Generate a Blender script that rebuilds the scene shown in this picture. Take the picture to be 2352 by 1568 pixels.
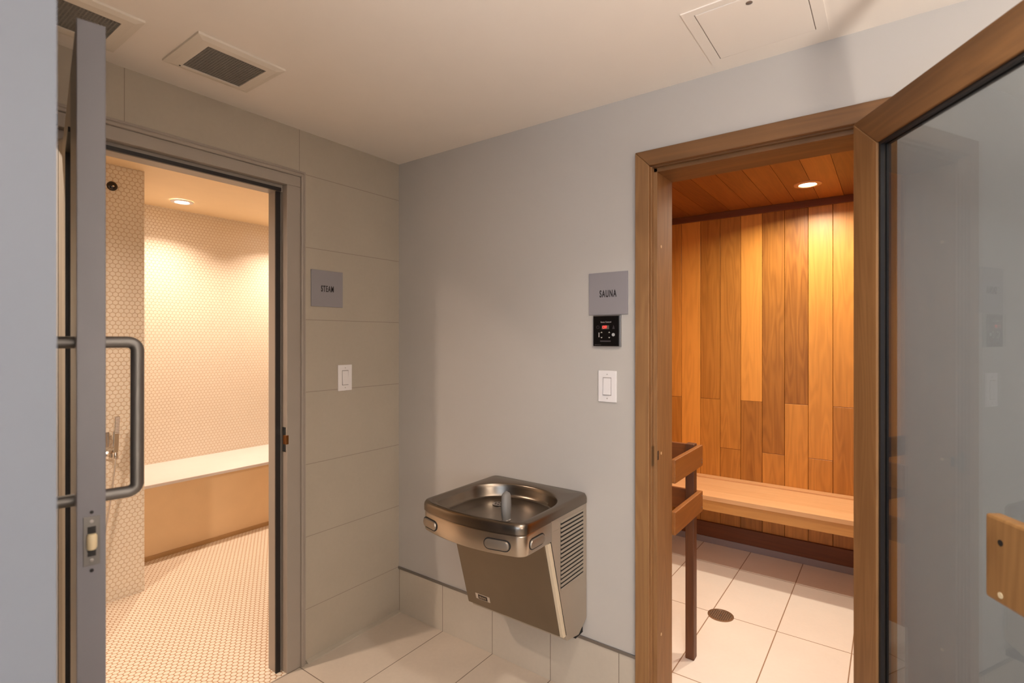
import bpy, bmesh, math, random
from mathutils import Vector, Matrix
random.seed(7)
PI = math.pi
for o in list(bpy.data.objects): bpy.data.objects.remove(o, do_unlink=True)
S = bpy.context.scene
C = S.collection

def lin(r, g, b):
    f = lambda v: (v/255/12.92) if v/255 <= .04045 else ((v/255+.055)/1.055)**2.4
    return (f(r), f(g), f(b), 1)

# ------------------------------------------------------------------ camera, world, lights, exposure
CAM = Vector((2.176, -1.934, 1.49)); F_PX = 1195
cd = bpy.data.cameras.new('camera'); cam = bpy.data.objects.new('camera', cd); C.objects.link(cam)
cam.location = CAM
cam.rotation_euler = (PI/2, 0, math.radians(36.1))       # level, looking into the corner
cd.sensor_width = 36; cd.lens = 36*F_PX/2352
cd.shift_y = -7/2352
cd.clip_start = .05
cd.dof.use_dof = True; cd.dof.focus_distance = 2.6; cd.dof.aperture_fstop = 3.2
S.camera = cam
S.view_settings.view_transform = 'Standard'; S.view_settings.look = 'None'
S.view_settings.gamma = 1; S.view_settings.use_curve_mapping = False
S.view_settings.exposure = 0.16
w = bpy.data.worlds.new('world'); S.world = w; w.use_nodes = True
w.node_tree.nodes['Background'].inputs[0].default_value = (.55, .65, .85, 1)
w.node_tree.nodes['Background'].inputs[1].default_value = .3

def area(name, loc, rot, size, power, col, shape='DISK', size_y=None, parent=None, spread=None):
    l = bpy.data.lights.new(name, 'AREA'); l.shape = shape; l.size = size
    if size_y: l.size_y = size_y
    l.energy = power; l.color = col
    if spread: l.spread = spread
    o = bpy.data.objects.new(name, l); C.objects.link(o); o.location = loc; o.rotation_euler = rot
    if parent: o.parent = parent
    return o
# cool area light standing in for daylight; the window around it is added
area('daylight_fill', (2.55, -3.74, 1.45), (PI/2, 0, 0), 1.7, 30, (.62, .78, 1), 'RECTANGLE', 1.7)

# ------------------------------------------------------------------ node helpers
class NT:
    def __init__(s, name):
        s.m = bpy.data.materials.new(name); s.m.use_nodes = True
        s.t = s.m.node_tree; s.n = s.t.nodes; s.b = s.n['Principled BSDF']
    def node(s, ty, **k):
        n = s.n.new(ty)
        for a, v in k.items(): setattr(n, a, v)
        return n
    def put(s, sock, v):
        if hasattr(v, 'links'): s.t.links.new(v, sock)
        else: sock.default_value = v
    def m_(s, op, a, b=0, c=None):
        n = s.node('ShaderNodeMath', operation=op); s.put(n.inputs[0], a); s.put(n.inputs[1], b)
        if c is not None: s.put(n.inputs[2], c)
        return n.outputs[0]
    def pos(s):
        g = s.node('ShaderNodeNewGeometry'); x = s.node('ShaderNodeSeparateXYZ'); s.t.links.new(g.outputs['Position'], x.inputs[0])
        return g.outputs['Position'], x.outputs
    def line(s, v, off, per, w):      # 1 on the joint
        f = s.m_('FRACT', s.m_('DIVIDE', s.m_('SUBTRACT', v, off), per))
        d = s.m_('ABSOLUTE', s.m_('SUBTRACT', f, .5))
        return s.m_('GREATER_THAN', d, .5 - w/2/per)
    def noise(s, vec, scale, detail=3, rough=.5, dist=0):
        n = s.node('ShaderNodeTexNoise'); s.put(n.inputs['Scale'], scale); s.put(n.inputs['Detail'], detail)
        s.put(n.inputs['Roughness'], rough); s.put(n.inputs['Distortion'], dist)
        if vec is not None: s.t.links.new(vec, n.inputs['Vector'])
        return n.outputs[0]
    def mix(s, f, a, b, ty='MIX'):
        n = s.node('ShaderNodeMix', data_type='RGBA', blend_type=ty)
        s.put(n.inputs[0], f); s.put(n.inputs[6], a); s.put(n.inputs[7], b)
        return n.outputs[2]
    def ramp(s, f, stops):
        n = s.node('ShaderNodeValToRGB'); e = n.color_ramp.elements
        while len(e) < len(stops): e.new(.5)
        for i, (p, c) in enumerate(stops): e[i].position = p; e[i].color = c
        s.t.links.new(f, n.inputs[0]); return n.outputs[0]
    def bump(s, h, st, dist=.01):
        n = s.node('ShaderNodeBump'); n.inputs['Strength'].default_value = st; n.inputs['Distance'].default_value = dist
        s.t.links.new(h, n.inputs['Height']); s.t.links.new(n.outputs[0], s.b.inputs['Normal'])
    def base(s, c): s.put(s.b.inputs['Base Color'], c)
    def set(s, **k):
        for a, v in k.items(): s.put(s.b.inputs[a.replace('_', ' ')], v)

def plain(name, col, rough=.5, metal=0, bumpy=0, bscale=200, mott=.04, **k):
    t = NT(name); p, _ = t.pos()
    n = t.noise(p, 9, 3)
    dk = tuple(c*(1-mott*2) for c in col[:3]) + (1,)
    t.base(t.mix(n, dk, tuple(min(1, c*(1+mott)) for c in col[:3]) + (1,)))
    t.set(Roughness=rough, Metallic=metal, **k)
    if bumpy: t.bump(t.noise(p, bscale, 2), bumpy, .002)
    return t.m

def emit(name, col, st):
    t = NT(name); t.base((0, 0, 0, 1)); t.set(Emission_Color=col, Emission_Strength=st); return t.m

def grid_tile(name, col, grout, ax, offs, pers, w=.003, rough=.35, mott=.12, spec=.5):
    t = NT(name); p, x = t.pos()
    l = t.m_('MAXIMUM', t.line(x[ax[0]], offs[0], pers[0], w), t.line(x[ax[1]], offs[1], pers[1], w))
    n = t.noise(p, 3.2, 5, .6); n2 = t.noise(p, 60, 3)
    nn = t.m_('ADD', t.m_('MULTIPLY', n, .75), t.m_('MULTIPLY', n2, .25))
    c = t.ramp(nn, [(.3, tuple(v*(1-mott) for v in col[:3])+(1,)), (.7, tuple(min(1, v*(1+mott)) for v in col[:3])+(1,))])
    t.base(t.mix(l, c, grout)); t.set(Roughness=rough)
    t.b.inputs['Specular IOR Level'].default_value = spec
    t.bump(t.m_('SUBTRACT', 1, l), .25, .002); return t.m

def hexmat(name, ax, s_, w, col, grout, rough=.3, roundness=0, bump=.5):
    t = NT(name); p, x = t.pos()
    R3 = math.sqrt(3)
    u = t.m_('DIVIDE', x[ax[0]], s_); v = t.m_('DIVIDE', x[ax[1]], s_)
    def cell(ou, ov):
        a = t.m_('SUBTRACT', t.m_('FLOORED_MODULO', t.m_('SUBTRACT', u, ou), 1.0), .5)
        b = t.m_('SUBTRACT', t.m_('FLOORED_MODULO', t.m_('SUBTRACT', v, ov), R3), R3/2)
        a = t.m_('ABSOLUTE', a); b = t.m_('ABSOLUTE', b)
        hexd = t.m_('MAXIMUM', a, t.m_('ADD', t.m_('MULTIPLY', a, .5), t.m_('MULTIPLY', b, R3/2)))
        rd = t.m_('SQRT', t.m_('ADD', t.m_('MULTIPLY', a, a), t.m_('MULTIPLY', b, b)))
        return t.m_('ADD', t.m_('MULTIPLY', hexd, 1-roundness), t.m_('MULTIPLY', rd, roundness))
    d = t.m_('MINIMUM', cell(0, 0), cell(.5, R3/2))
    n = t.node('ShaderNodeMapRange', interpolation_type='SMOOTHSTEP'); t.put(n.inputs[0], d)
    n.inputs[1].default_value = .5 - w*1.6; n.inputs[2].default_value = .5 - w*.6
    g = n.outputs[0]
    nz = t.noise(p, 2.5, 3)
    c = t.mix(nz, tuple(c*.93 for c in col[:3])+(1,), col)
    t.base(t.mix(g, c, grout)); t.set(Roughness=rough)
    t.bump(t.m_('SUBTRACT', 1, g), bump, .003); return t.m

def wood(name, light, dark, ax, rough=.45, tone=True, amt=.5):
    """grain runs along object axis ax; the per-board 'tone' attribute shifts both colour and figure"""
    t = NT(name); g = t.node('ShaderNodeTexCoord'); sep = t.node('ShaderNodeSeparateXYZ'); t.t.links.new(g.outputs['Object'], sep.inputs[0])
    at = t.node('ShaderNodeAttribute', attribute_name='tone'); tn = at.outputs['Fac']
    off = t.m_('MULTIPLY', tn, 37.0)
    long_ = sep.outputs[ax]; oth = [sep.outputs[i] for i in range(3) if i != ax]
    def vec(sl, so):
        c = t.node('ShaderNodeCombineXYZ')
        t.put(c.inputs[0], t.m_('ADD', t.m_('MULTIPLY', long_, sl), off)); t.put(c.inputs[1], t.m_('ADD', t.m_('MULTIPLY', oth[0], so), off)); t.put(c.inputs[2], t.m_('MULTIPLY', oth[1], so))
        return c.outputs[0]
    fine = t.noise(vec(3, 150), 1, 3, .6)
    big = t.noise(vec(.9, 9), 1, 2, .5)
    fig = t.m_('SINE', t.m_('MULTIPLY', big, 75))
    fig = t.m_('ADD', t.m_('MULTIPLY', fig, .5), .5)
    mid = t.noise(vec(1.2, 25), 1, 2)
    f = t.m_('ADD', t.m_('ADD', t.m_('MULTIPLY', fine, .3), t.m_('MULTIPLY', fig, .16)), t.m_('MULTIPLY', mid, .45))
    f = t.m_('MULTIPLY_ADD', t.m_('SUBTRACT', f, .45), amt*2, .5)
    if tone: f = t.m_('ADD', f, t.m_('MULTIPLY', t.m_('SUBTRACT', tn, .5), .95))
    t.base(t.ramp(f, [(.1, light), (.95, dark)])); t.set(Roughness=rough)
    t.bump(fine, .12, .002); return t.m

# ------------------------------------------------------------------ materials
PAINT = plain('painted plaster', lin(186, 180, 173), .55, bumpy=.05, bscale=400, mott=.01)
CEILM = plain('ceiling paint', lin(240, 230, 219), .6, bumpy=.05, bscale=300, mott=.01)
ENTRY = plain('flat blue grey', lin(108, 113, 122), .6, mott=.01)  # one even blue grey for the near wall end
WTILE = grid_tile('stone look wall tile', lin(174, 163, 147), lin(138, 126, 112), (1, 2), (-.592, .243), (.668, .3333), .0025, .5, .05)
FTILE = grid_tile('beige floor tile', lin(200, 186, 170), lin(118, 102, 88), (0, 1), (.33, -.595), (.322, .634), .004, .45, .07)
STILE = grid_tile('pale floor tile', lin(238, 228, 216), lin(160, 130, 104), (0, 1), (1.064, 1.0), (.32, .634), .005, .5, .04)
BTILE = grid_tile('base tile', lin(192, 181, 165), lin(120, 106, 92), (0, 2), (.33, -.4), (.322, 5), .003, .45, .06)
HEXX = hexmat('hexagon wall mosaic', (1, 2), .0268, .05, lin(240, 228, 210), lin(222, 198, 168), .35, .3, .7)
HEXY = hexmat('hexagon wall mosaic side', (0, 2), .0268, .05, lin(240, 228, 210), lin(222, 198, 168), .35, .3, .7)
PENNY = hexmat('penny floor mosaic', (1, 0), .0265, .06, lin(240, 228, 210), lin(190, 150, 112), .4, .75, .4)
STCEIL = plain('steam ceiling', lin(238, 212, 172), .6, mott=.02)
SLAB = plain('cream stone slab', lin(232, 224, 220), .35, mott=.02)
RISER = plain('tan riser', lin(240, 206, 160), .5, mott=.03)
FRAME = plain('greige frame enamel', lin(158, 147, 136), .45, mott=.02)
LEAF = plain('grey door enamel', lin(112, 110, 116), .45, mott=.02)
BLACK = plain('black rubber', lin(22, 18, 18), .5, mott=.1)
STEEL = plain('brushed stainless steel', lin(190, 178, 164), .27, 1, mott=.04)
STEEL_DIM = plain('dimmed brushed steel basin top', lin(134, 123, 111), .27, 1, mott=.04)  # same stainless steel darkened; its dim reflections are put into the colour
EDGE = plain('lit tone folded edge', lin(222, 206, 178), .45, .2)  # lightened metal; the light caught on the fold is put into the colour
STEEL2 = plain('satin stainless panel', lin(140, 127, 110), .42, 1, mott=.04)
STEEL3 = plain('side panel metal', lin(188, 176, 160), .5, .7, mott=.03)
CHROME = plain('chrome', lin(225, 220, 215), .12, 1)
SATIN = plain('satin aluminium', lin(150, 145, 142), .35, .9)
HANDM = plain('satin pull handle metal', lin(118, 115, 112), .48, .9)
SIGNM = plain('grey sign acrylic', lin(143, 138, 141), .4, mott=.01)
INK = plain('dark lettering', lin(40, 32, 32), .5)
WHITE = plain('white plastic', lin(232, 226, 224), .35, mott=.01)
IVORY = plain('ivory nylon', lin(214, 196, 160), .4)
GREYP = plain('grey rubber spout', lin(120, 116, 112), .5)
VENTM = plain('vent enamel', lin(224, 214, 200), .5, mott=.01)
VENTD = plain('vent grille dark', lin(124, 117, 108), .6, mott=.05)
PANELM = plain('panel black glass', lin(14, 12, 12), .2)
REC = plain('dark recess', lin(20, 16, 14), .7)
LED = emit('red led', (1, .04, .03, 1), 2.2)
LEDG = plain('led window', lin(90, 84, 76), .3)
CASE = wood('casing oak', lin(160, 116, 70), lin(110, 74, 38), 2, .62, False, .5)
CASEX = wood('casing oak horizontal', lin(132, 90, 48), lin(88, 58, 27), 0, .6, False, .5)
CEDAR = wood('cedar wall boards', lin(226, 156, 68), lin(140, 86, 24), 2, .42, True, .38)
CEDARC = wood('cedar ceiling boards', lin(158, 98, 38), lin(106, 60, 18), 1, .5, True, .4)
CEDARD = wood('dark cedar trim', lin(128, 72, 34), lin(84, 44, 20), 0, .55, False, .4)
BENCHM = wood('bench board', lin(226, 180, 130), lin(196, 144, 94), 0, .5, True, .35)
FASC = wood('bench fascia', lin(216, 162, 92), lin(180, 124, 62), 0, .45, False, .35)
GUARD = wood('guard rail cedar', lin(162, 100, 38), lin(112, 64, 20), 1, .5, False, .4)
POST = wood('guard post cedar', lin(112, 66, 32), lin(64, 34, 16), 2, .5, False, .5)
HANDW = wood('handle wood', lin(160, 118, 70), lin(104, 70, 36), 2, .5, False, .6)
def glassmat(name, tint, ior, rough=.0):
    """thin pane: tinted see-through plus a Fresnel mirror reflection, lets lamp light pass"""
    t = NT(name); t.n.remove(t.b)
    tr = t.node('ShaderNodeBsdfTransparent'); tr.inputs[0].default_value = tint
    gl = t.node('ShaderNodeBsdfGlossy'); gl.inputs['Color'].default_value = (1, 1, 1, 1); gl.inputs['Roughness'].default_value = rough
    fr_ = t.node('ShaderNodeFresnel'); bf = t.node('ShaderNodeNewGeometry')
    # same Fresnel curve on both faces of the pane
    t.t.links.new(t.m_('ADD', t.m_('MULTIPLY', bf.outputs['Backfacing'], 1/ior-ior), ior), fr_.inputs[0])
    mx = t.node('ShaderNodeMixShader')
    t.t.links.new(fr_.outputs[0], mx.inputs[0]); t.t.links.new(tr.outputs[0], mx.inputs[1]); t.t.links.new(gl.outputs[0], mx.inputs[2])
    t.t.links.new(mx.outputs[0], t.n['Material Output'].inputs['Surface'])
    return t.m
GLASS = glassmat('door glass', (.95, .97, .96, 1), 1.5)
GLASS2 = glassmat('tinted door glass', (.66, .70, .73, 1), 1.6, .012)
LENS = emit('lamp lens', (1, .93, .85, 1), 30)

# ------------------------------------------------------------------ mesh helpers
def wloc(p):
    v = Vector((0, 0, 0))
    while p is not None: v = v + p.location; p = p.parent
    return v
class MB:
    def __init__(s):
        s.b = bmesh.new(); s.tl = s.b.faces.layers.float.new('tone'); s.tone = .5
    def face(s, vs):
        try: f = s.b.faces.new(vs); f[s.tl] = s.tone; return f
        except ValueError: return None
    def box(s, x0, x1, y0, y1, z0, z1):
        v = [s.b.verts.new((x, y, z)) for x in (x0, x1) for y in (y0, y1) for z in (z0, z1)]
        for q in ((0, 1, 3, 2), (4, 6, 7, 5), (0, 4, 5, 1), (2, 3, 7, 6), (0, 2, 6, 4), (1, 5, 7, 3)): s.face([v[i] for i in q])
        return s
    def prism(s, poly, ax, a, b):
        """poly: list of 2-D points in the two remaining axes, extruded along ax"""
        def P(p, t):
            l = [p[0], p[1]]; l.insert(ax, t); return s.b.verts.new(l)
        A = [P(p, a) for p in poly]; B = [P(p, b) for p in poly]
        s.face(A); s.face(B[::-1]); n = len(poly)
        for i in range(n): s.face([A[i], B[i], B[(i+1) % n], A[(i+1) % n]])
        return s
    def rings(s, rs, cap0=True, cap1=True, closed=False):
        V = [[s.b.verts.new(p) for p in r] for r in rs]
        n = len(V[0])
        for k in range(len(V)-1 + (1 if closed else 0)):
            a = V[k]; b = V[(k+1) % len(V)]
            for i in range(n): s.face([a[i], a[(i+1) % n], b[(i+1) % n], b[i]])
        if cap0 and not closed: s.face(V[0][::-1])
        if cap1 and not closed: s.face(V[-1])
        return s
    def lathe(s, c, prof, ax=2, n=32, cap=True):
        """prof: (radius, offset along axis) pairs"""
        rs = []
        for r, h in prof:
            ring = []
            for i in range(n):
                a = 2*PI*i/n; p = [r*math.cos(a), r*math.sin(a)]; p.insert(ax, h)
                ring.append(Vector(c) + Vector(p))
            rs.append(ring)
        return s.rings(rs, cap, cap)
    def tube(s, pts, r, n=12):
        pts = [Vector(p) for p in pts]; rs = []
        up = None
        for i, p in enumerate(pts):
            d = (pts[min(i+1, len(pts)-1)] - pts[max(i-1, 0)]).normalized()
            if up is None: up = d.orthogonal().normalized()
            up = (up - d*up.dot(d)).normalized(); q = d.cross(up)
            rr = r[i] if isinstance(r, (list, tuple)) else r
            rs.append([p + (up*math.cos(2*PI*k/n) + q*math.sin(2*PI*k/n))*rr for k in range(n)])
        return s.rings(rs)
    def build(s, name, mat, parent=None, bevel=0, local=False, smooth=False, seg=2):
        bmesh.ops.recalc_face_normals(s.b, faces=s.b.faces)
        if parent is not None:
            off = Vector((0, 0, 0)) if local else wloc(parent)
        else:
            vs = [v.co for v in s.b.verts]
            off = Vector(((min(v.x for v in vs)+max(v.x for v in vs))/2, (min(v.y for v in vs)+max(v.y for v in vs))/2, min(v.z for v in vs)))
        bmesh.ops.translate(s.b, verts=s.b.verts, vec=-off)
        me = bpy.data.meshes.new(name); s.b.to_mesh(me); s.b.free()
        me.materials.append(mat)
        o = bpy.data.objects.new(name, me); C.objects.link(o)
        if parent is not None: o.parent = parent
        else: o.location = off
        if smooth: me.shade_auto_smooth(angle=math.radians(40)) if hasattr(me, 'shade_auto_smooth') else None
        if smooth:
            for p in me.polygons: p.use_smooth = True
            try: me.set_sharp_from_angle(angle=math.radians(35))
            except Exception: pass
        if bevel:
            m = o.modifiers.new('bevel', 'BEVEL'); m.width = bevel; m.segments = seg; m.limit_method = 'ANGLE'; m.angle_limit = math.radians(40)
            m.harden_normals = False
        return o
def tag(o, label=None, cat=None, group=None, kind=None):
    if label: o['label'] = label
    if cat: o['category'] = cat
    if group: o['group'] = group
    if kind: o['kind'] = kind
    return o
def thing(name, loc, label, cat, group=None, kind=None, rz=0):
    o = bpy.data.objects.new(name, None); C.objects.link(o); o.location = loc; o.rotation_euler = (0, 0, rz)
    o.empty_display_size = .1
    return tag(o, label, cat, group, kind)
def struct(name, mb, mat, label, cat, **k): return tag(mb.build(name, mat, **k), label, cat, kind='structure')
def text_mb(txt, size, xs, M, mat, name, parent, depth=.0008, bold=0, spacing=1):
    """flat lettering laid by matrix M (x right, y up, z out)"""
    cu = bpy.data.curves.new('t', 'FONT'); cu.body = txt; cu.size = size; cu.align_x = 'CENTER'; cu.align_y = 'CENTER'
    cu.extrude = depth; cu.offset = bold; cu.space_character = spacing
    o = bpy.data.objects.new('t', cu); C.objects.link(o)
    bpy.context.view_layer.update()
    me = bpy.data.meshes.new_from_object(o.evaluated_get(bpy.context.evaluated_depsgraph_get()))
    bpy.data.objects.remove(o, do_unlink=True)
    me.transform(Matrix.Diagonal((xs, 1, 1, 1))); me.transform(M)
    me.transform(Matrix.Translation(-wloc(parent)))
    me.materials.clear(); me.materials.append(mat)
    ob = bpy.data.objects.new(name, me); C.objects.link(ob); ob.parent = parent
    return ob
def basis(o, x, y, z):
    m = Matrix.Identity(4)
    for i, v in enumerate((x, y, z)):
        for j in range(3): m[j][i] = v[j]
    for j in range(3): m[j][3] = o[j]
    return m

# ------------------------------------------------------------------ room shell
XR, YB, H = 3.6, -3.8, 2.44
struct('floor', MB().box(0, XR, YB, 0, -.1, 0), FTILE, 'beige tiled floor of the changing area below the drinking fountain', 'floor')
struct('ceiling', MB().box(0, XR, YB, 0, H, H+.08), CEILM, 'warm white painted ceiling with vents and an access panel', 'ceiling')
b = MB().box(-.1, 0, YB, -2.42, -.1, 2.62).box(-.1, 0, -2.42, -.575, 2.222, 2.62).box(-.1, 0, -.575, .16, -.1, 2.62)
struct('wall_left', b, WTILE, 'grey beige tiled wall around the steam room door', 'wall')
b = MB().box(0, 1.40, 0, .16, .247, 2.46).box(0, 1.40, .012, .16, -.1, .247).box(1.40, 2.156, 0, .16, 2.18, 2.46).box(2.156, XR+.1, 0, .16, -.1, 2.46)
struct('wall_back', b, PAINT, 'pale grey painted wall behind the drinking fountain and around the sauna door', 'wall')
struct('wall_right', MB().box(XR, XR+.1, YB, 0, -.1, 2.5), PAINT, 'painted wall right of the sauna door, seen only in reflections', 'wall')
b = MB().box(0, 1.5, YB-.1, YB, -.1, 2.5).box(3.5, XR+.1, YB-.1, YB, -.1, 2.5).box(1.5, 3.5, YB-.1, YB, -.1, .5).box(1.5, 3.5, YB-.1, YB, 2.4, 2.5)
struct('wall_front', b, PAINT, 'painted wall with the added window behind the viewer', 'wall')
wf = MB()
for (x0, x1, z0, z1) in ((1.5, 3.5, .5, .56), (1.5, 3.5, 2.34, 2.4), (1.5, 1.56, .56, 2.34), (3.44, 3.5, .56, 2.34), (2.47, 2.53, .56, 2.34)): wf.box(x0, x1, YB-.08, YB-.02, z0, z1)
wn = struct('added_window_1', wf, WHITE, 'added white window frame behind the viewer, unseen, put in for the cool fill light', 'window')  # unseen window, added to go with the cool fill light
MB().box(1.56, 3.44, YB-.055, YB-.045, .56, 2.34).build('added_window_pane', GLASS, wn)
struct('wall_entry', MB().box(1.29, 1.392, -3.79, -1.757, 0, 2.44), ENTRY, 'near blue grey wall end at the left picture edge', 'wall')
# base tiles and the metal strip on top of them
b = MB().box(.0, 1.371, -.002, .012, 0, .235).box(2.19, XR, -.002, .012, 0, .235)
struct('baseboard_back', b, BTILE, 'stone tile baseboard under the drinking fountain', 'baseboard', bevel=.0008)
b = MB().box(0, 1.371, -.006, .012, .235, .247).box(2.19, XR, -.006, .012, .235, .247)
struct('trim_1', b, SATIN, 'thin metal strip along the top of the tile baseboard', 'trim')
b = MB().prism([(0, 0), (.022, 0), (.018, .004), (0, .012)], 1, -.56, -.002)
struct('trim_2', b, WTILE, 'narrow caulked strip along the floor below the steam sign', 'trim')

# ------------------------------------------------------------------ steam room shell
struct('floor_steam', MB().box(-2.6, 0, -2.6, 1.1, -.1, 0), PENNY, 'cream penny mosaic floor inside the steam room', 'floor')
b = MB().prism([(-2.6, 2.535), (-.1, 2.412), (-.1, 2.6), (-2.6, 2.62)], 1, -2.6, 1.1)
struct('ceiling_steam', b, STCEIL, 'sloping warm plaster ceiling of the steam room', 'ceiling')
struct('wall_steam_back', MB().box(-2.62, -2.5, -.73, 1.1, 0, 2.53), HEXX, 'hexagon mosaic wall behind the steam room bench', 'wall')
struct('wall_steam_pier', MB().box(-2.62, -1.39, -2.6, -.73, 0, 2.53), HEXX, 'hexagon mosaic shower wall projecting left of the steam bench', 'wall')
struct('wall_steam_right', MB().box(-2.6, -.1, 1.1, 1.2, 0, 2.53), HEXY, 'hexagon mosaic end wall of the steam room', 'wall')
struct('wall_steam_left', MB().box(-1.39, -.1, -2.6, -2.5, 0, 2.5), HEXY, 'hexagon mosaic wall at the left end of the steam room', 'wall')
st = thing('steam_bench', (-2.17, .18, 0), 'built-in steam room bench with cream slab seat and plain tan front', 'bench')
MB().box(-2.499, -1.83, -.729, 1.099, .487, .509).build('seat_slab', SLAB, st, bevel=.003)
MB().box(-2.499, -1.845, -.729, 1.099, 0, .487).build('riser', RISER, st)
MB().box(-1.845, -1.838, -.73, 1.1, 0, .03).build('tile_skirt', plain('skirt tan', lin(190, 150, 100), .5), st)

# ------------------------------------------------------------------ sauna shell
YS = 2.0
struct('floor_sauna', MB().box(.65, 2.7, 0, YS+.1, -.1, 0), STILE, 'pale square tiled floor inside the sauna', 'floor')
def boards(mb, a0, pitch, n, rows, place, tones=None, gap=.003):
    k = 0
    for i in range(n):
        rr = rows(i)
        for j in range(len(rr)-1):
            mb.tone = tones[k] if tones and k < len(tones) else random.random(); k += 1
            place(mb, a0+i*pitch+gap/2, a0+(i+1)*pitch-gap/2, rr[j]+.0015, rr[j+1]-.0015)
b = MB(); X0 = 1.313-4*.1395
# tones listed left to right: lower board, middle..., upper board of each strip, light 0 .. dark 1
tn = [.5, .6, .6, .4, .5, .4, .45, .3, .6, .5, .15, .55, .7, .6, .55, .5, .85, .15, .35, .6, .55, .55, .8, .4, .25, .85, .45, .5, .2, .55, .5, .45, .3]
spec = []
for i in range(14):
    j = 1.05 if i % 2 == 0 else .70
    spec.append([.13, j, 2.40])
up = {0: .4, 1: .3, 2: .15, 3: .1, 3.5: .5}
upper = [.5, .4, .3, .15, .72, .68, .18, .86, .92, .30, .38, .5, .6, .4]
upper = [.4, .4, .35, .12, .62, .58, .12, .78, .85, .34, .40, .5, .6, .4]
lower = [.5, .5, .6, .45, .5, .62, .75, .5, .35, .52, .65, .4, .5, .5]
# strip i=4 starts at x = 1.313-? ; strips shift so that index 6 covers 1.313..1.4525
X0 = 1.313-6*.1395
for i in range(14):
    x0 = X0+i*.1395
    if x0 < .70: x0c = .70
    else: x0c = x0
    x1 = min(X0+(i+1)*.1395, 2.65)
    if x1 - x0c < .02: continue
    j = 1.05 if i % 2 == 0 else .70
    for (z0, z1, tv) in ((.12, j, lower[i]), (j, 2.42, upper[i])):
        b.tone = tv; b.box(x0c+.0012, x1-.0012, YS, YS+.03, z0+.001, z1-.001)
b.tone = 1.0; b.box(.65, 2.7, YS+.026, YS+.1, 0, 2.45)
struct('wall_sauna_back', b, CEDAR, 'vertical cedar boards on the sauna back wall', 'wall', bevel=.0012, seg=1)
for nm, x0, x1, lab in (('wall_sauna_left', .65, .75, 'cedar boarded wall left of the heater guard'), ('wall_sauna_right', 2.6, 2.7, 'cedar boarded right wall of the sauna')):
    b = MB(); xf = .75 if x0 < 1 else 2.6
    for i in range(14):
        y0 = .16+i*.1395; y1 = min(y0+.1395, YS)
        if y1-y0 < .01: continue
        b.tone = random.random(); b.box(x0, x1, y0+.0012, y1-.0012, 0, 2.4)
    struct(nm, b, CEDAR, lab, 'wall')
b = MB()
for i in range(15):
    x0 = .70+i*.137; b.tone = (.55, .7, .6, .75, .5, .55, .45, .5, .2, .75, .35, .6, .5, .5, .5)[i]
    b.box(x0+.001, min(x0+.136, 2.68), .16, YS, 2.40, 2.425)
b.tone = 1; b.box(.65, 2.7, .16, YS+.1, 2.423, 2.5)
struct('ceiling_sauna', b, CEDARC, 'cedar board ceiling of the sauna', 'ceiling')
struct('trim_3', MB().box(.75, 2.6, YS-.022, YS, 2.355, 2.40), CEDARD, 'dark cedar moulding at the top of the sauna back wall', 'trim', bevel=.002)
struct('baseboard_sauna', MB().box(.75, 2.6, YS-.02, YS, .045, .15), CEDARD, 'dark cedar baseboard under the sauna bench', 'baseboard', bevel=.002)
struct('trim_4', MB().prism([(YS-.022, 0), (YS, 0), (YS, .045), (YS-.022, .045)], 0, .75, 2.6), plain('grey tile cove', lin(150, 140, 140), .3), 'grey tile cove below the dark cedar baseboard', 'trim')

# ------------------------------------------------------------------ lights that hang in the ceilings
def downlight(name, loc, label, power, col, r=.045, spread=None, group=None, rt=.075, tm=None):
    t = thing(name, loc, label, 'light', group)
    x, y, z = loc
    MB().rings([[(x+rr*math.cos(a*PI/24), y+rr*math.sin(a*PI/24), z+h) for a in range(48)] for rr, h in ((rt, 0), (rt-.003, -.005), (r+.004, -.007), (r, -.003), (r, .0))], False, False).build('trim_ring', tm or WHITE, t, smooth=True)
    MB().lathe((x, y, z), [(r, -.0005), (r*.9, -.003), (r*.3, -.004)]).build('lens', LENS, t, smooth=True)
    area('lamp', (0, 0, -.012), (0, 0, 0), r*2, power, col, parent=t, spread=spread)
    return t
WARM = (1, .795, .64); SP = math.radians
downlight('recessed_light', (-2.07, -.26, 2.502), 'lit round recessed light in the steam room ceiling above the bench', 10.6, WARM, spread=SP(130))
downlight('recessed_light', (-2.07, .72, 2.502), 'recessed light in the steam room ceiling above the bench, hidden right of the door frame', 10.6, WARM, spread=SP(130))
downlight('recessed_light', (-.5, -1.85, 2.432), 'recessed light in the steam room ceiling near the shower, behind the open door', 24, WARM, spread=SP(150))
BR = plain('bronze ring', lin(200, 150, 110), .4)
downlight('recessed_light', (1.777, 1.574, 2.40), 'lit round recessed light in the cedar sauna ceiling near the back wall', 16, (1, .87, .70), tm=BR, spread=SP(158))
downlight('recessed_light', (1.75, .77, 2.40), 'recessed light in the cedar ceiling just inside the sauna door', 8.6, (1, .87, .70), tm=BR, spread=SP(130))
downlight('recessed_light', (2.0, -.95, 2.44), 'recessed ceiling light of the changing area between the drinking fountain and the viewer', 8, (1, .93, .84), r=.055, spread=SP(130))
sc = thing('added_uplight', (XR-.09, -2.1, .92), 'added unseen uplight on the wall right of the viewer, put in to brighten the ceiling', 'light')
MB().prism([(XR, .84), (XR-.05, .84), (XR-.16, .98), (XR-.15, .985), (XR-.03, .86), (XR, .985)], 1, -2.25, -1.95).build('added_shell', SATIN, sc)
area('lamp', (0, 0, .06), (PI, 0, 0), .1, 112, (1, .93, .86), 'RECTANGLE', .28, parent=sc, spread=SP(136))  # uplight and its shell are added out of view to lift the ceiling

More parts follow.
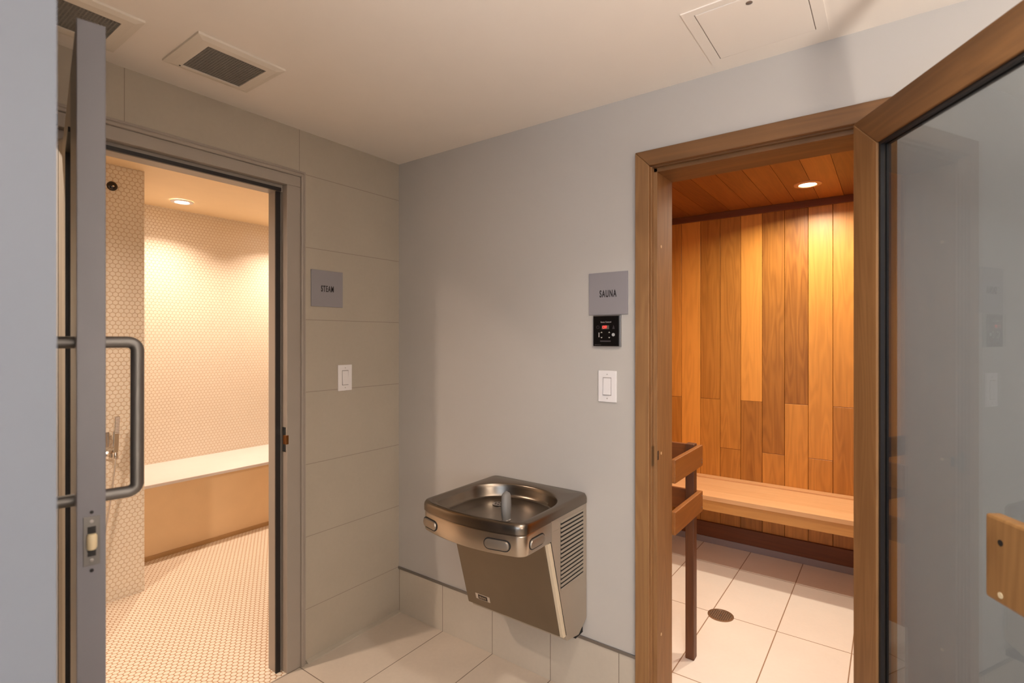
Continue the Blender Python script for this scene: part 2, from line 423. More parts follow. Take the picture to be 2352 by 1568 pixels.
# ------------------------------------------------------------------ steam door frame and side light
fr = thing('trim_5', (0, -1.0, 0), 'greige steam door frame with rounded casing and black seals', 'door frame', kind='structure')
# strike jamb (right)
def jambR(mb, z0, z1):
    mb.box(-.042, .008, -.656, -.588, z0, z1)
    mb.box(-.10, -.042, -.682, -.588, z0, z1)
jb = MB(); jambR(jb, 0, 2.175); jb.build('jamb', FRAME, fr, bevel=.002)
hb = MB().box(-.03, .008, -2.36, -.588, 2.175, 2.222).box(-.10, -.03, -2.36, -.588, 2.145, 2.222)
hb.build('head', FRAME, fr, bevel=.002)
MB().box(-.10, .008, -1.428, -1.372, 0, 2.145).build('mullion', FRAME, fr, bevel=.002)
MB().box(-.10, .008, -2.42, -2.36, 0, 2.222).build('jamb', FRAME, fr, bevel=.002)
# rounded moulding outside the face
def arcp(c, r, n=8): return [(c[0]+r*math.sin(PI*i/n), c[1]-r*math.cos(PI*i/n)) for i in range(n+1)]
mould = [(0, -.592), (.014, -.592)] + [(.014+.006*math.sin(PI*i/8), -.584-.008*math.cos(PI*i/8)) for i in range(9)] + [(.010, -.574), (.010, -.566), (0, -.562)]
m = MB()
m.rings([[(x, y, z) for x, y in mould] for z in (0.0,)] + [[(x, y, 2.222+(y+.592)) for x, y in mould]], True, False)
z = 2.222
m.rings([[(x, y, 2.222+(y+.592)) for x, y in mould], [(x, -2.42, 2.222+(y+.592)) for x, y in mould]], False, True)
m.build('moulding', FRAME, fr, smooth=True)
m = MB().box(-.042, -.034, -.684, -.663, .0, 2.160).box(-.030, -.018, -1.372, -.668, 2.145, 2.160)
m.build('seal', BLACK, fr)
k = MB().box(-.026, .004, -.6585, -.6555, .985, 1.095).build('strike_plate', CHROME, fr, bevel=.001)
MB().box(-.012, .012, -.664, -.650, 1.02, 1.06).build('strike_catch', plain('worn brass', lin(120, 74, 34), .4, .8), k, bevel=.002)
sl = MB().box(-.055, -.045, -2.36, -1.428, .0, 2.145).build('side_glass', GLASS, fr)
# door closer body on the head above the hinge
cl = thing('door_closer', (.03, -1.55, 2.18), 'small grey door closer fixed above the steam door hinge', 'door closer')
MB().box(.008, .055, -1.72, -1.47, 2.20, 2.245).build('closer_body', plain('closer grey', lin(112, 106, 98), .4, .5), cl, bevel=.004)
MB().box(.02, .045, -1.475, -1.45, 2.165, 2.20).build('closer_bracket', plain('closer bracket', lin(80, 76, 70), .4, .5), cl, bevel=.002)
MB().lathe((.0555, -1.52, 2.222), [(.008, 0), (.008, .003), (.003, .004)], 0, 16).build('screw', BLACK, cl)

# steam door leaf
ang = math.atan2(-.188, .905)
dl = thing('door_1', (.0, -1.43, 0), 'open grey framed glass steam room door seen edge-on', 'door', kind='structure', rz=ang)
L, T, ZT = .924, .045, 2.11
G0, G1 = .45, L-.27
MB().box(.03, G0, 0, T, .012, ZT).build('hinge_stile', FRAME, dl, local=True, bevel=.0015)
MB().box(G1, L, 0, T, .012, ZT).build('lock_stile', LEAF, dl, local=True, bevel=.0015)
MB().box(G0, G1, 0, T, ZT-.13, ZT).build('top_rail', FRAME, dl, local=True, bevel=.0015)
MB().box(G0, G1, 0, T, .012, .22).build('bottom_rail', FRAME, dl, local=True, bevel=.0015)
MB().box(G0, G1, .018, .028, .22, ZT-.13).build('glass_pane', GLASS, dl, local=True)
gk = MB()
for y0, y1 in ((-.004, .018), (.028, T+.003)):
    gk.box(G0-.003, G0+.012, y0, y1, .217, ZT-.127).box(G1-.012, G1, .003, y1, .217, ZT-.127)
    gk.box(G0+.012, G1-.012, y0, y1, ZT-.139, ZT-.127).box(G0+.012, G1-.012, y0, y1, .217, .229)
gk.build('gasket', BLACK, dl, local=True)
def pull(sgn, nm):
    f = T if sgn > 0 else 0
    s0, z0, z1, o_, r, R = .845, 1.160, 1.482, .060, .0125, .018
    pts = [(s0, f, z1), (s0, f+sgn*(o_-R), z1)]
    for i in range(1, 7): a = PI/2*i/6; pts.append((s0, f+sgn*(o_-R+R*math.sin(a)), z1-R+R*math.cos(a)))
    for i in range(1, 7): a = PI/2*i/6; pts.append((s0, f+sgn*(o_-R+R*math.cos(a)), z0+R-R*math.sin(a)))
    pts.append((s0, f, z0))
    return MB().tube(pts, r, 20).build(nm, HANDM, dl, local=True, smooth=True)
pull(1, 'pull_handle'); pull(-1, 'pull_handle')
lp = MB().box(L-.001, L+.0015, .010, .036, 1.046, 1.142).build('latch_plate', HANDM, dl, local=True, bevel=.0006)
MB().box(L+.001, L+.0022, .0165, .0295, 1.064, 1.122).build('latch_slot', REC, lp, local=True)
MB().lathe((L+.004, .023, 1.078), [(.0065, -.0), (.0085, .004), (.0085, .026), (.0065, .03)], 2, 20).build('roller', IVORY, lp, local=True, smooth=True)
for z in (1.036, 1.056, 1.132, 1.150):
    MB().lathe((L+.001, .023, z), [(.0032, 0), (.0032, .0012), (.001, .0015)], 0, 12).build('screw', REC if z in (1.036, 1.150) else SATIN, lp, local=True)

# ------------------------------------------------------------------ shower fittings on the mosaic pier
sh = thing('hand_shower', (-1.39, -.90, .8), 'slim chrome hand shower with hose hanging in a holder on the mosaic wall', 'hand shower')
MB().prism([(-1.347, .845), (-1.327, .85), (-1.300, 1.055), (-1.322, 1.058)], 1, -.900, -.876).build('wand', CHROME, sh, bevel=.003)
m = MB()
for i in range(11): m.box(-1.3035-.0013*i, -1.2965-.0013*i, -.897, -.879, 1.046-.0085*i, 1.049-.0085*i)
m.build('spray_nozzles', WHITE, sh)
MB().lathe((-1.39, -.905, .835), [(.024, 0), (.024, .010), (.012, .014), (.012, .045)], 0, 24).build('holder_rose', CHROME, sh, smooth=True)
MB().lathe((-1.338, -.888, .812), [(.013, 0), (.015, .01), (.015, .035), (.012, .042)], 2, 20).build('holder_cradle', CHROME, sh, smooth=True)
pts = [(-1.338, -.888, .815)] + [(-1.338-.02*math.sin(PI*i/16), -.888-.085*(i/16)**1.3, .81-.5*math.sin(PI*.5*i/16)) for i in range(1, 17)]
pts += [(-1.345, -.98-.05*math.sin(PI*i/12), .31+.45*i/12) for i in range(1, 13)]
MB().tube(pts, [.0058 if i % 2 else .0048 for i in range(len(pts))], 10).build('hose', CHROME, sh, smooth=True)
MB().box(-1.39, -1.372, -.99, -.905, .88, .965).build('wall_bracket_plate', CHROME, sh, bevel=.002)
nz = thing('steam_nozzle', (-1.39, -.885, 2.35), 'round black fitting high on the mosaic shower wall', 'nozzle')
MB().lathe((-1.39, -.888, 2.352), [(.026, 0), (.026, .004), (.022, .012), (.012, .018), (.004, .02)], 0, 24).build('flange', plain('nozzle black', lin(26, 16, 14), .15), nz, smooth=True)
MB().lathe((-1.372, -.888, 2.348), [(.006, 0), (.005, .005), (.002, .006)], 0, 12).build('tip', CHROME, nz, smooth=True)

# ------------------------------------------------------------------ sauna door frame
CY = -.02
sf = thing('trim_6', (1.75, 0, 0), 'honey wood sauna door frame with mitred casing and stepped jamb', 'door frame', kind='structure')
def casing_v(xo, xi, nm):
    m = MB(); m.prism([(xo, 0), (xi, 0), (xi, 2.151), (xo, 2.21)], 1, CY, 0.0).build(nm, CASE, sf, bevel=.003)
casing_v(1.371, 1.428, 'casing'); casing_v(2.190, 2.128, 'casing')
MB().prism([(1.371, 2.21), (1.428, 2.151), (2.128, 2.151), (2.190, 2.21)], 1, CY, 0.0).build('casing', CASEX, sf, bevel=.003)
def stepL(s, x0):   # s=+1 for the left jamb, -1 for the right one
    X = lambda v: x0 + s*v
    return [(X(-.028), -.0), (X(.0), .0), (X(.0), .002), (X(.004), .002), (X(.004), .018), (X(.018), .018), (X(.018), .186), (X(-.028), .186)]
MB().prism(stepL(1, 1.428), 2, 0, 2.151).build('jamb', CASE, sf, bevel=.002)
MB().prism(stepL(-1, 2.128), 2, 0, 2.151).build('jamb', CASE, sf, bevel=.002)
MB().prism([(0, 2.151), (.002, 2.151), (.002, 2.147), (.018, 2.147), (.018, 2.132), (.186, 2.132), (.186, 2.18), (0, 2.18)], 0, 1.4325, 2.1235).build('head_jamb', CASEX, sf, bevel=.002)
sp = MB().box(1.4318, 1.4335, -.0015, .0165, 1.00, 1.075).build('strike_plate', plain('dull bronze', lin(118, 96, 66), .4, .7), sf)
MB().box(1.4458, 1.4468, .022, .032, 1.02, 1.055).build('latch_hole', REC, sp)
for z in (.33, 1.04, 1.85):
    MB().lathe((1.4458, .06, z), [(.006, 0), (.006, .0012), (.002, .0015)], 0, 14).build('screw_plug', plain('plug', lin(208, 172, 128), .5), sf)

# sauna door leaf
sd = thing('door_2', (2.082, -.045, 0), 'open wood framed glass sauna door swung toward the viewer', 'door', kind='structure', rz=math.atan2(-.866, .509))
W2, T2, Z2, B2 = .70, .04, 2.140, .015
sw, tr, br = .118, .098, .2
MB().prism([(0, B2), (sw, B2), (sw, Z2-tr), (0, Z2)], 1, 0, T2).build('hinge_stile', CASE, sd, local=True, bevel=.003)
MB().prism([(W2, B2), (W2-.1, B2), (W2-.1, Z2-tr), (W2, Z2)], 1, 0, T2).build('lock_stile', CASE, sd, local=True, bevel=.003)
MB().prism([(0, Z2), (sw, Z2-tr), (W2-.1, Z2-tr), (W2, Z2)], 1, 0, T2).build('top_rail', CASEX, sd, local=True, bevel=.003)
MB().box(sw, W2-.1, 0, T2, B2, B2+br).build('bottom_rail', CASEX, sd, local=True, bevel=.003)
MB().box(sw-.004, W2-.096, .017, .023, B2+br-.004, Z2-tr+.004).build('glass_pane', GLASS2, sd, local=True)
gk = MB()
for y0, y1 in ((.006, .017), (.023, .034)):
    gk.box(sw, sw+.009, y0, y1, B2+br, Z2-tr).box(W2-.109, W2-.1, y0, y1, B2+br, Z2-tr)
    gk.box(sw+.009, W2-.109, y0, y1, Z2-tr-.009, Z2-tr).box(sw+.009, W2-.109, y0, y1, B2+br, B2+br+.009)
gk.build('glazing_seal', BLACK, sd, local=True)
hd = MB().prism([(.537, .972), (.66, .972), (.66, 1.130), (.655, 1.140), (.537, 1.140)], 1, -.030, .0).build('pull_block', HANDW, sd, local=True, bevel=.006)
for x_, z_ in ((.575, 1.092), (.575, .99)):
    MB().lathe((x_, -.030, z_), [(.006, .003), (.006, -.0008), (.002, -.001)], 1, 14).build('screw', REC if z_ > 1.05 else IVORY, hd, local=True)
for z in (.3, 1.1, 1.9):
    MB().tube([(-.004, .043, z-.045), (-.004, .043, z+.045)], .006, 12).build('hinge', SATIN, sd, local=True, smooth=True)

# ------------------------------------------------------------------ sauna furniture
sb = thing('sauna_bench', (1.7, 1.75, 0), 'long pale wood sauna bench along the back wall', 'bench')
for i in range(1):
    m = MB(); yy = [1.495, 1.63, 1.77, 1.935]
    for k, tv in enumerate((.2, .35, .25)):
        m.tone = tv; m.box(.75, 2.6, yy[k]+.0004, yy[k+1]-.0004, .455, .482)
    m.build('seat', BENCHM, sb, bevel=.001)
m = MB(); m.tone = .5; m.box(.75, 2.6, 1.935, 1.999, .455, .492).build('back_strip', BENCHM, sb, bevel=.002)
MB().box(.75, 2.6, 1.505, 1.54, .386, .455).build('fascia', FASC, sb, bevel=.002)
MB().box(.75, .79, 1.54, 1.98, .386, .455).build('bearer', FASC, sb)
MB().box(2.56, 2.6, 1.54, 1.98, .386, .455).build('bearer', FASC, sb)

hg = thing('heater_guard', (1.1, .4, 0), 'dark cedar guard rail with one tall post inside the sauna door', 'guard rail')
MB().box(1.399, 1.439, .502, .548, 0, 1.0).build('post', POST, hg, bevel=.003)
MB().box(1.439, 1.460, .186, .570, .893, .99).build('rail', GUARD, hg, bevel=.003)
MB().box(1.439, 1.460, .186, .570, .680, .775).build('rail', GUARD, hg, bevel=.003)
G2 = wood('guard far rail cedar', lin(150, 88, 38), lin(100, 54, 20), 0, .5, False, .4)
MB().box(.75, 1.439, .549, .570, .893, .99).build('rail', G2, hg, bevel=.003)
MB().box(.75, 1.439, .549, .570, .680, .775).build('rail', G2, hg, bevel=.003)
for z in (.91, .925, .70, .755):
    MB().lathe((1.460, .555, z), [(.004, 0), (.004, .001), (.0015, .0015)], 0, 10).build('screw', SATIN, hg)
dr = thing('floor_drain', (1.434, .989, 0), 'round metal floor drain grate in the sauna tiles', 'drain')
DX, DY = 1.434, .989
MB().rings([[(DX+r*math.cos(a*PI/24), DY+r*math.sin(a*PI/24), z) for a in range(48)] for r, z in ((.066, .0005), (.066, .003), (.056, .0038), (.055, .001))], False, False).build('ring', plain('drain bronze', lin(168, 140, 112), .35, .7), dr, smooth=True)
MB().lathe((DX, DY, .0004), [(.056, 0), (.056, .0006)], 2, 32).build('sump', REC, dr)
m = MB()
for i in range(-5, 6):
    u = i*.0102; h = math.sqrt(max(0, .055**2-u*u))
    m.box(DX+u-.0022, DX+u+.0022, DY-h, DY+h, .0012, .0030)
    m.box(DX-h, DX+h, DY+u-.0022, DY+u+.0022, .0011, .0028)
m.build('grate', plain('drain metal', lin(176, 154, 130), .35, .7), dr)
MB().lathe((DX, DY, .003), [(.007, 0), (.006, .0015)], 2, 16).build('screw', SATIN, dr)

# ------------------------------------------------------------------ ceiling fittings
def vent(x0, x1, y0, y1, gx0, gx1, gy0, gy1, label):
    t = thing('ceiling_vent', ((x0+x1)/2, (y0+y1)/2, H), label, 'vent', 'exhaust vents in the ceiling near the steam room')
    zb = H-.012
    m = MB()
    m.rings([[(x0, y0, H), (x1, y0, H), (x1, y1, H), (x0, y1, H)],
             [(x0, y0, H-.007), (x1, y0, H-.007), (x1, y1, H-.007), (x0, y1, H-.007)],
             [(x0+.02, y0+.02, zb), (x1-.02, y0+.02, zb), (x1-.02, y1-.02, zb), (x0+.02, y1-.02, zb)],
             [(gx0, gy0, zb), (gx1, gy0, zb), (gx1, gy1, zb), (gx0, gy1, zb)],
             [(gx0, gy0, H-.001), (gx1, gy0, H-.001), (gx1, gy1, H-.001), (gx0, gy1, H-.001)]], False, False)
    m.build('frame', VENTM, t)
    MB().box(gx0, gx1, gy0, gy1, H-.003, H-.001).build('backing', plain('vent back', lin(96, 88, 80), .8), t)
    m = MB(); nx = int((gx1-gx0)/.0085); ny = int((gy1-gy0)/.0085)
    for i in range(nx+1):
        x = gx0+(gx1-gx0)*i/nx; m.box(x-.0017, x+.0017, gy0, gy1, H-.009, H-.004)
    for i in range(ny+1):
        y = gy0+(gy1-gy0)*i/ny; m.box(gx0, gx1, y-.0017, y+.0017, H-.0088, H-.0042)
    m.build('grille', VENTD, t)
    MB().lathe(((gx0+x0)/2+.01, (gy0+y0)/2+.02, zb), [(.003, .001), (.003, -.001)], 2, 10).build('screw', REC, t)
vent(.174, .447, -1.206, -.920, .207, .402, -1.158, -.966, 'square white ceiling vent nearer the corner, fully in view')
vent(.10, .372, -1.80, -1.322, .150, .320, -1.75, -1.366, 'white ceiling vent partly hidden behind the top of the open steam door')
ap = thing('access_panel', (1.85, -.24, H), 'white painted access panel in the ceiling above the sauna wall', 'access panel')
m = MB()
for (x0, x1, y0, y1) in ((1.675, 1.707, -.41, -.065), (1.990, 2.022, -.41, -.065), (1.707, 1.990, -.093, -.065), (1.707, 1.990, -.41, -.385)): m.box(x0, x1, y0, y1, H-.003, H)
m.build('flange', CEILM, ap)
MB().box(1.7095, 1.9875, -.3825, -.0955, H-.004, H).build('door', CEILM, ap, bevel=.001)
MB().box(1.705, 1.992, -.387, -.091, H-.0012, H).build('gap', plain('panel gap', lin(110, 92, 76), .8), ap)
MB().lathe((1.852, -.355, H-.004), [(.009, .001), (.009, -.001), (.003, -.002)], 2, 18).build('latch', SATIN, ap)

# ------------------------------------------------------------------ signs, switches, controller
def sign(txt, fn, label, xs, tsize):
    """fn(u,v,w): u right, v up, w out of the wall -> world"""
    o0 = fn(0, 0, 0)
    t = thing('sign', o0, label, 'sign')
    X = fn(1, 0, 0)-o0; Y = fn(0, 1, 0)-o0; Z = fn(0, 0, 1)-o0
    m = MB(); h = .0858
    vs = []
    m.rings([[fn(a, b_, w_) for a, b_ in ((-h, -h), (h, -h), (h, h), (-h, h))] for w_ in (0.0, .005)])
    m.build('plate', SIGNM, t, bevel=.0008)
    text_mb(txt, tsize, xs, basis(fn(-.000, -.002, .0054), X, Y, Z), INK, 'lettering', t, bold=.0006, spacing=1.22)
fS = lambda cx, cz: (lambda u, v, w_: Vector((cx+u, -w_, cz+v)))      # on the sauna wall
fL = lambda cy, cz: (lambda u, v, w_: Vector((w_, cy+u, cz+v)))       # on the steam wall
sign('STEAM', fL(-.449, 1.726), 'square grey sign reading STEAM on the tiled wall', .50, .040)
sign('SAUNA', fS(1.2495, 1.672), 'square grey sign reading SAUNA above the black control panel', .50, .040)

def boxf(m, fn, u0, u1, v0, v1, w0, w1):
    m.rings([[fn(a, b_, w_) for a, b_ in ((u0, v0), (u1, v0), (u1, v1), (u0, v1))] for w_ in (w0, w1)]); return m
def switch(fn, label):
    t = thing('light_switch', fn(0, 0, 0), label, 'switch', 'white rocker light switches')
    boxf(MB(), fn, -.0400, .0400, -.0635, .0635, 0, .006).build('plate', WHITE, t, bevel=.002)
    boxf(MB(), fn, -.0185, .0185, -.0365, .0365, .0055, .0063).build('recess', plain('switch gap', lin(150, 142, 138), .5), t)
    m = MB(); a = [fn(-.0165, -.0335, .006), fn(.0165, -.0335, .006), fn(.0165, .0335, .006), fn(-.0165, .0335, .006)]
    b_ = [fn(-.0165, -.0335, .0115), fn(.0165, -.0335, .0115), fn(.0165, .0335, .0072), fn(-.0165, .0335, .0072)]
    m.rings([a, b_]).build('rocker', WHITE, t, bevel=.0008)
    for v in (-.0485, .0485):
        boxf(MB(), fn, -.0022, .0022, v-.0022, v+.0022, .006, .0066).build('screw', plain('screw grey', lin(176, 168, 160), .4), t)
switch(fL(-.350, 1.297), 'white rocker light switch on the tiled wall beneath the STEAM sign')
switch(fS(1.2465, 1.296), 'white rocker light switch on the painted wall below the black sauna control')

fc = fS(1.2470, 1.520)
t = thing('sauna_control', fc(0, 0, 0), 'black sauna control panel with red display under the SAUNA sign', 'control panel')
boxf(MB(), fc, -.0595, .0595, -.0620, .0640, 0, .012).build('housing', SATIN, t, bevel=.001)
boxf(MB(), fc, -.0585, .0535, -.0610, .0600, .012, .0135).build('face', PANELM, t)
X, Y, Z = Vector((1, 0, 0)), Vector((0, 0, 1)), Vector((0, -1, 0))
GR = plain('print grey', lin(150, 142, 138), .5); GD = plain('print dim', lin(84, 74, 76), .5)
text_mb('Sauna Control', .0085, .95, basis(fc(-.0025, .036, .0137), X, Y, Z), GR, 'title_print', t, .0001, .0002)
boxf(MB(), fc, -.0205, .0115, .0075, .0225, .0135, .0142).build('display_window', LEDG, t)
text_mb('OFF', .0155, .72, basis(fc(-.0075, .0150, .0145), X, Y, Z), LED, 'display_digits', t, .0001, .0004)
boxf(MB(), fc, -.0350, -.0305, -.0250, -.0060, .0135, .0142).build('slide_mark', GR, t)
for u in (-.0215, .0125):
    for v, s_ in ((-.0060, 1), (-.0260, -1)):
        m = MB(); tri = [(u-.0045, v-.0015*s_), (u+.0045, v-.0015*s_), (u, v+.0035*s_)]
        m.rings([[fc(a, b_, w_) for a, b_ in tri] for w_ in (.0135, .0143)]).build('arrow_key', plain('key print', lin(190, 184, 170), .5), t)
m = MB(); m.rings([[fc(.0305+.0065*math.cos(a*PI/12), -.0150+.0065*math.sin(a*PI/12), w_) for a in range(24)] for w_ in (.0135, .0150)]).build('round_button', plain('button grey', lin(176, 176, 174), .4), t)
m = MB()
for r0, r1 in ((.0065, .0056),):
    for i in range(24):
        a0, a1 = i*PI/12, (i+1)*PI/12
        q = [fc(-.038+r0*math.cos(a0), .0155+r0*math.sin(a0), .0137), fc(-.038+r0*math.cos(a1), .0155+r0*math.sin(a1), .0137), fc(-.038+r1*math.cos(a1), .0155+r1*math.sin(a1), .0137), fc(-.038+r1*math.cos(a0), .0155+r1*math.sin(a0), .0137)]
        m.face([m.b.verts.new(p) for p in q])
m.build('clock_icon', GD, t)
m = MB(); m.rings([[fc(a, b_, w_) for a, b_ in ((.0255, .008), (.0365, .008), (.031, .024))] for w_ in (.0135, .0138)]).build('heat_icon', plain('icon dim', lin(54, 46, 48), .5), t)
boxf(MB(), fc, -.0280, .0190, -.0440, -.0380, .0135, .0138).build('small_print', plain('print dimmer', lin(58, 50, 52), .5), t)
boxf(MB(), fc, -.0530, -.0240, -.0570, -.0545, .0135, .0138).build('maker_print', plain('print dimmer2', lin(50, 44, 46), .5), t)

# ------------------------------------------------------------------ drinking fountain
XL, XRf = .660, 1.160; XC = (XL+XRf)/2
df = thing('drinking_fountain', (XC, 0, .28), 'wall mounted stainless steel drinking fountain in the corner', 'drinking fountain')
def outline(ins):
    P = []; hw = (XRf-XL)/2 - ins; yb = -.002-ins*.3; yf = -.480+ins; bow = .030
    def corner(cx, cy, r, a0, a1, n=10):
        for i in range(n+1):
            a = a0+(a1-a0)*i/n; P.append((cx+r*math.cos(a), cy+r*math.sin(a)))
    rb, rf = .018, .045-ins*.6
    corner(hw-rb, yb-rb, rb, PI/2, 0)
    corner(hw-rf, yf+rf, rf, 0, -PI/2+.17)
    x0 = P[-1][0]; y0 = P[-1][1]
    for i in range(1, 24):
        u = x0*(1-2*i/24); P.append((u, y0-bow*(1-(u/x0)**2)))
    corner(-hw+rf, yf+rf, rf, -PI/2-.17, -PI)
    corner(-hw+rb, yb-rb, rb, PI, PI/2)
    return P
BC = Vector((0, -.265))
NA = 144
def cast(poly, th):
    d = Vector((math.cos(th), math.sin(th))); best = None
    for i in range(len(poly)):
        a = Vector(poly[i])-BC; e = Vector(poly[(i+1) % len(poly)])-BC-a
        den = d.x*e.y-d.y*e.x
        if abs(den) < 1e-9: continue
        t_ = (a.x*e.y-a.y*e.x)/den; u = (a.x*d.y-a.y*d.x)/den
        if -1e-6 <= u <= 1+1e-6 and t_ > 0 and (best is None or t_ > best): best = t_
    return BC+d*best
def ring_out(ins, z):
    p = outline(ins); return [(XC+q.x, q.y, z) for q in (cast(p, 2*PI*k/NA) for k in range(NA))]
def basin_pt(th, s):
    c, sn = math.cos(th), math.sin(th)
    if sn >= 0: n, hx, hy = 2.2, .226, .205
    else: n, hx, hy = 9.0, .226, .202 + .026*(1-c*c)
    r = 1/((abs(c)/hx)**n+(abs(sn)/hy)**n)**(1/n)
    return Vector((r*s*c, BC.y+r*s*sn))
def ring_b(s, z, sh=0): return [(XC+q.x*(1), q.y+sh, z) for q in (basin_pt(2*PI*k/NA, s) for k in range(NA))]
m = MB()
m.rings([ring_out(.008, .809), ring_out(.0, .812), ring_out(0, .832), ring_out(.0015, .840), ring_out(.006, .8465), ring_out(.012, .849), ring_out(.017, .8495),
         ring_b(1.0, .8495), ring_b(.985, .848), ring_b(.97, .843), ring_b(.955, .830), ring_b(.935, .808), ring_b(.915, .797), ring_b(.88, .792), ring_b(.6, .788), ring_b(.25, .785), ring_b(.02, .784)], False, True)
m.build('basin_top', STEEL_DIM, df, smooth=True)
# apron below the lip: a hollow band wrapping the front, ends where the cabinet starts
def clip_out(ins, z, yc=-.285):
    hw = (XRf-XL)/2
    po = [(hw-ins, yc)]+[q for q in outline(ins) if q[1] < yc]+[(-(hw-ins), yc)]
    pi_ = [(hw-.014, yc)]+[q for q in outline(.014) if q[1] < yc]+[(-(hw-.014), yc)]
    return [(XC+a, b_, z) for a, b_ in po+pi_[::-1]]
def clip_full(ins, z, yc=-.285):
    p = [((XRf-XL)/2-ins, yc)]+[q for q in outline(ins) if q[1] < yc]+[(-((XRf-XL)/2-ins), yc)]
    return [(XC+a, b_, z) for a, b_ in p]
m = MB().rings([clip_out(.012, .732), clip_out(.006, .7335), clip_out(.0035, .738), clip_out(.0035, .803), clip_out(.008, .809)], False, False)
m.rings([clip_full(.0125, .733), clip_full(.0125, .738)])
m.build('apron', STEEL, df, smooth=True)
CX0, CX1 = XL+.008, XRf-.008
side = [(-.004, .765), (-.285, .765), (-.285, .735), (-.170, .340), (-.163, .308), (-.07, .290), (-.004, .330)]
m = MB().prism(side, 0, CX0, CX1)
for a, b_ in ((CX0, CX0+.006), (CX1-.006, CX1)): m.box(a, b_, -.285, -.004, .765, .809)
m.build('cabinet', STEEL3, df, bevel=.0015)
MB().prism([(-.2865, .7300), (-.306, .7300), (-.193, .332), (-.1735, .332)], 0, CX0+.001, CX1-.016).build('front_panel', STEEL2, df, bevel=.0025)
MB().prism([(-.2868, .7300), (-.3065, .7300), (-.1935, .332), (-.1738, .332)], 0, CX1-.015, CX1+.0015).build('lit_panel_edge', EDGE, df, bevel=.002)
MB().prism([(-.2835, .735), (-.2868, .735), (-.1738, .334), (-.1705, .334)], 0, CX1-.01, CX1+.0006).build('panel_gap', REC, df)
MB().box(CX0+.02, CX1-.02, -.06, -.0, .262, .284).build('drain_pipe_cover', REC, df)
# louvres on the right side
lg = MB().box(CX1-.001, CX1+.0006, -.214, -.034, .528, .788).build('louver_grille', REC, df)
m = MB()
for i in range(17):
    z = .528+.26*i/16
    m.prism([(CX1+.0004, z-.0045), (CX1+.0038, z-.0052), (CX1+.0026, z+.0012), (CX1+.0004, z+.0026)], 1, -.214, -.034)
m.build('louver_blades', STEEL3, lg)
MB().box(CX1, CX1+.0007, -.2855, -.2845, .735, .808).build('panel_seam', REC, df)
# push bars
def surf(x=None, y=None):      # point and outward normal on the apron outline
    p = outline(.0035)
    if x is not None:
        c = [(a, b_) for a, b_ in zip(p, p[1:]+p[:1]) if min(a[0], b_[0]) <= x-XC <= max(a[0], b_[0]) and a[1] < -.4 and b_[1] < -.4]
        a, b_ = c[0]; f = (x-XC-a[0])/(b_[0]-a[0]); q = Vector((XC+a[0]+(b_[0]-a[0])*f, a[1]+(b_[1]-a[1])*f))
        d = Vector((b_[0]-a[0], b_[1]-a[1])).normalized(); return q, Vector((d.y, -d.x)) if Vector((d.y, -d.x)).y < 0 else Vector((-d.y, d.x))
    return Vector((XC+(XRf-XL)/2-.0035, y)), Vector((1, 0))
BARM = plain('push bar steel', lin(160, 148, 134), .4, .8)
def pushbar(c, nrm, w_, h_, zc):
    tx = Vector((-nrm.y, nrm.x))
    def stadium(g, dpt, hh):
        r = hh/2; P = []
        for i in range(9): a = -PI/2+PI*i/8; P.append((w_/2-h_/2+r*math.cos(a), r*math.sin(a)))
        for i in range(9): a = PI/2+PI*i/8; P.append((-w_/2+h_/2+r*math.cos(a), r*math.sin(a)))
        return [(c.x+tx.x*u+nrm.x*dpt, c.y+tx.y*u+nrm.y*dpt, zc+v) for u, v in P]
    o = MB().rings([stadium(0, -.004, h_), stadium(0, .0025, h_), stadium(0, .006, h_*.86), stadium(0, .0072, h_*.6)]).build('push_bar', BARM, df, smooth=True)
    MB().rings([stadium(0, -.005, h_+.007), stadium(0, .0012, h_+.007)]).build('bar_recess', REC, o)
c, n_ = surf(x=1.058); pushbar(c, n_, .098, .034, .767)
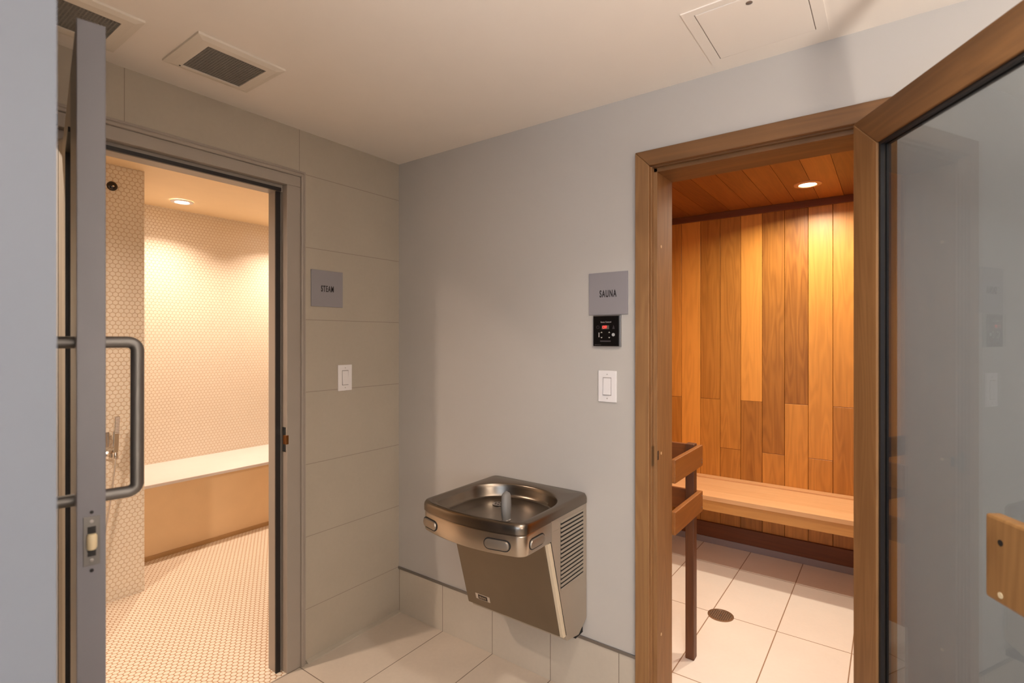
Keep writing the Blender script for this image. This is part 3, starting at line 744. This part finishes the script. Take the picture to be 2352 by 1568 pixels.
c, n_ = surf(x=.722); pushbar(c, n_, .090, .034, .767)
c, n_ = surf(y=-.385); pushbar(c, n_, .092, .034, .768)
# bubbler
bx, by = 1.010, -.372
MB().lathe((bx, by, .786), [(.017, 0), (.017, .012), (.0145, .015), (.0145, .020), (.018, .023), (.018, .027), (.014, .030)], 2, 24).build('bubbler_base', CHROME, df, smooth=True)
m = MB(); rs = []
for i in range(15):
    f = i/14; z = .812+.100*f; r = .0155+.003*math.sin(PI*f) if f < .8 else .0173*math.sqrt(max(.02, 1-((f-.8)/.2)**2))
    cx_ = bx-.012*f**2; cy_ = by+.016*f**2
    rs.append([(cx_+r*math.cos(2*PI*k/20)*.95, cy_+r*math.sin(2*PI*k/20)*1.2, z) for k in range(20)])
m.rings(rs).build('bubbler_spout', GREYP, df, smooth=True)
MB().lathe((.83, -.185, .788), [(.026, 0), (.026, .002), (.018, .0025)], 2, 28).build('basin_drain', SATIN, df, smooth=True)
m = MB()
for k in range(6):
    a = k*PI/3; m.lathe((.83+.014*math.cos(a), -.185+.014*math.sin(a), .7902), [(.0042, 0), (.0042, .0006)], 2, 10)
m.build('drain_holes', REC, df)
# maker's plate, low on the front panel
v0 = Vector((0, -.306, .73)); v1 = Vector((0, -.193, .332)); up_ = (v0-v1).normalized(); out_ = Vector((0, -up_.z, up_.y)).normalized()
if out_.y > 0: out_ = -out_
pc = v1+up_*.050+Vector((.762, 0, 0))
fp = lambda u, v, w_: pc+Vector((u, 0, 0))+up_*v+out_*w_
nb = boxf(MB(), fp, -.0385, .0385, -.013, .013, -.001, .0012).build('name_plate', plain('plate silver', lin(200, 186, 170), .4, .3), df)
boxf(MB(), fp, -.0245, .0255, -.0105, .0105, .001, .0018).build('emblem_field', plain('emblem dark', lin(52, 36, 24), .5), nb)
text_mb('ELKAY', .0125, 1.05, basis(fp(.001, -.001, .0021), Vector((1, 0, 0)), up_, out_), plain('emblem letters', lin(170, 150, 124), .5), 'emblem_lettering', nb, .0001, .0004)
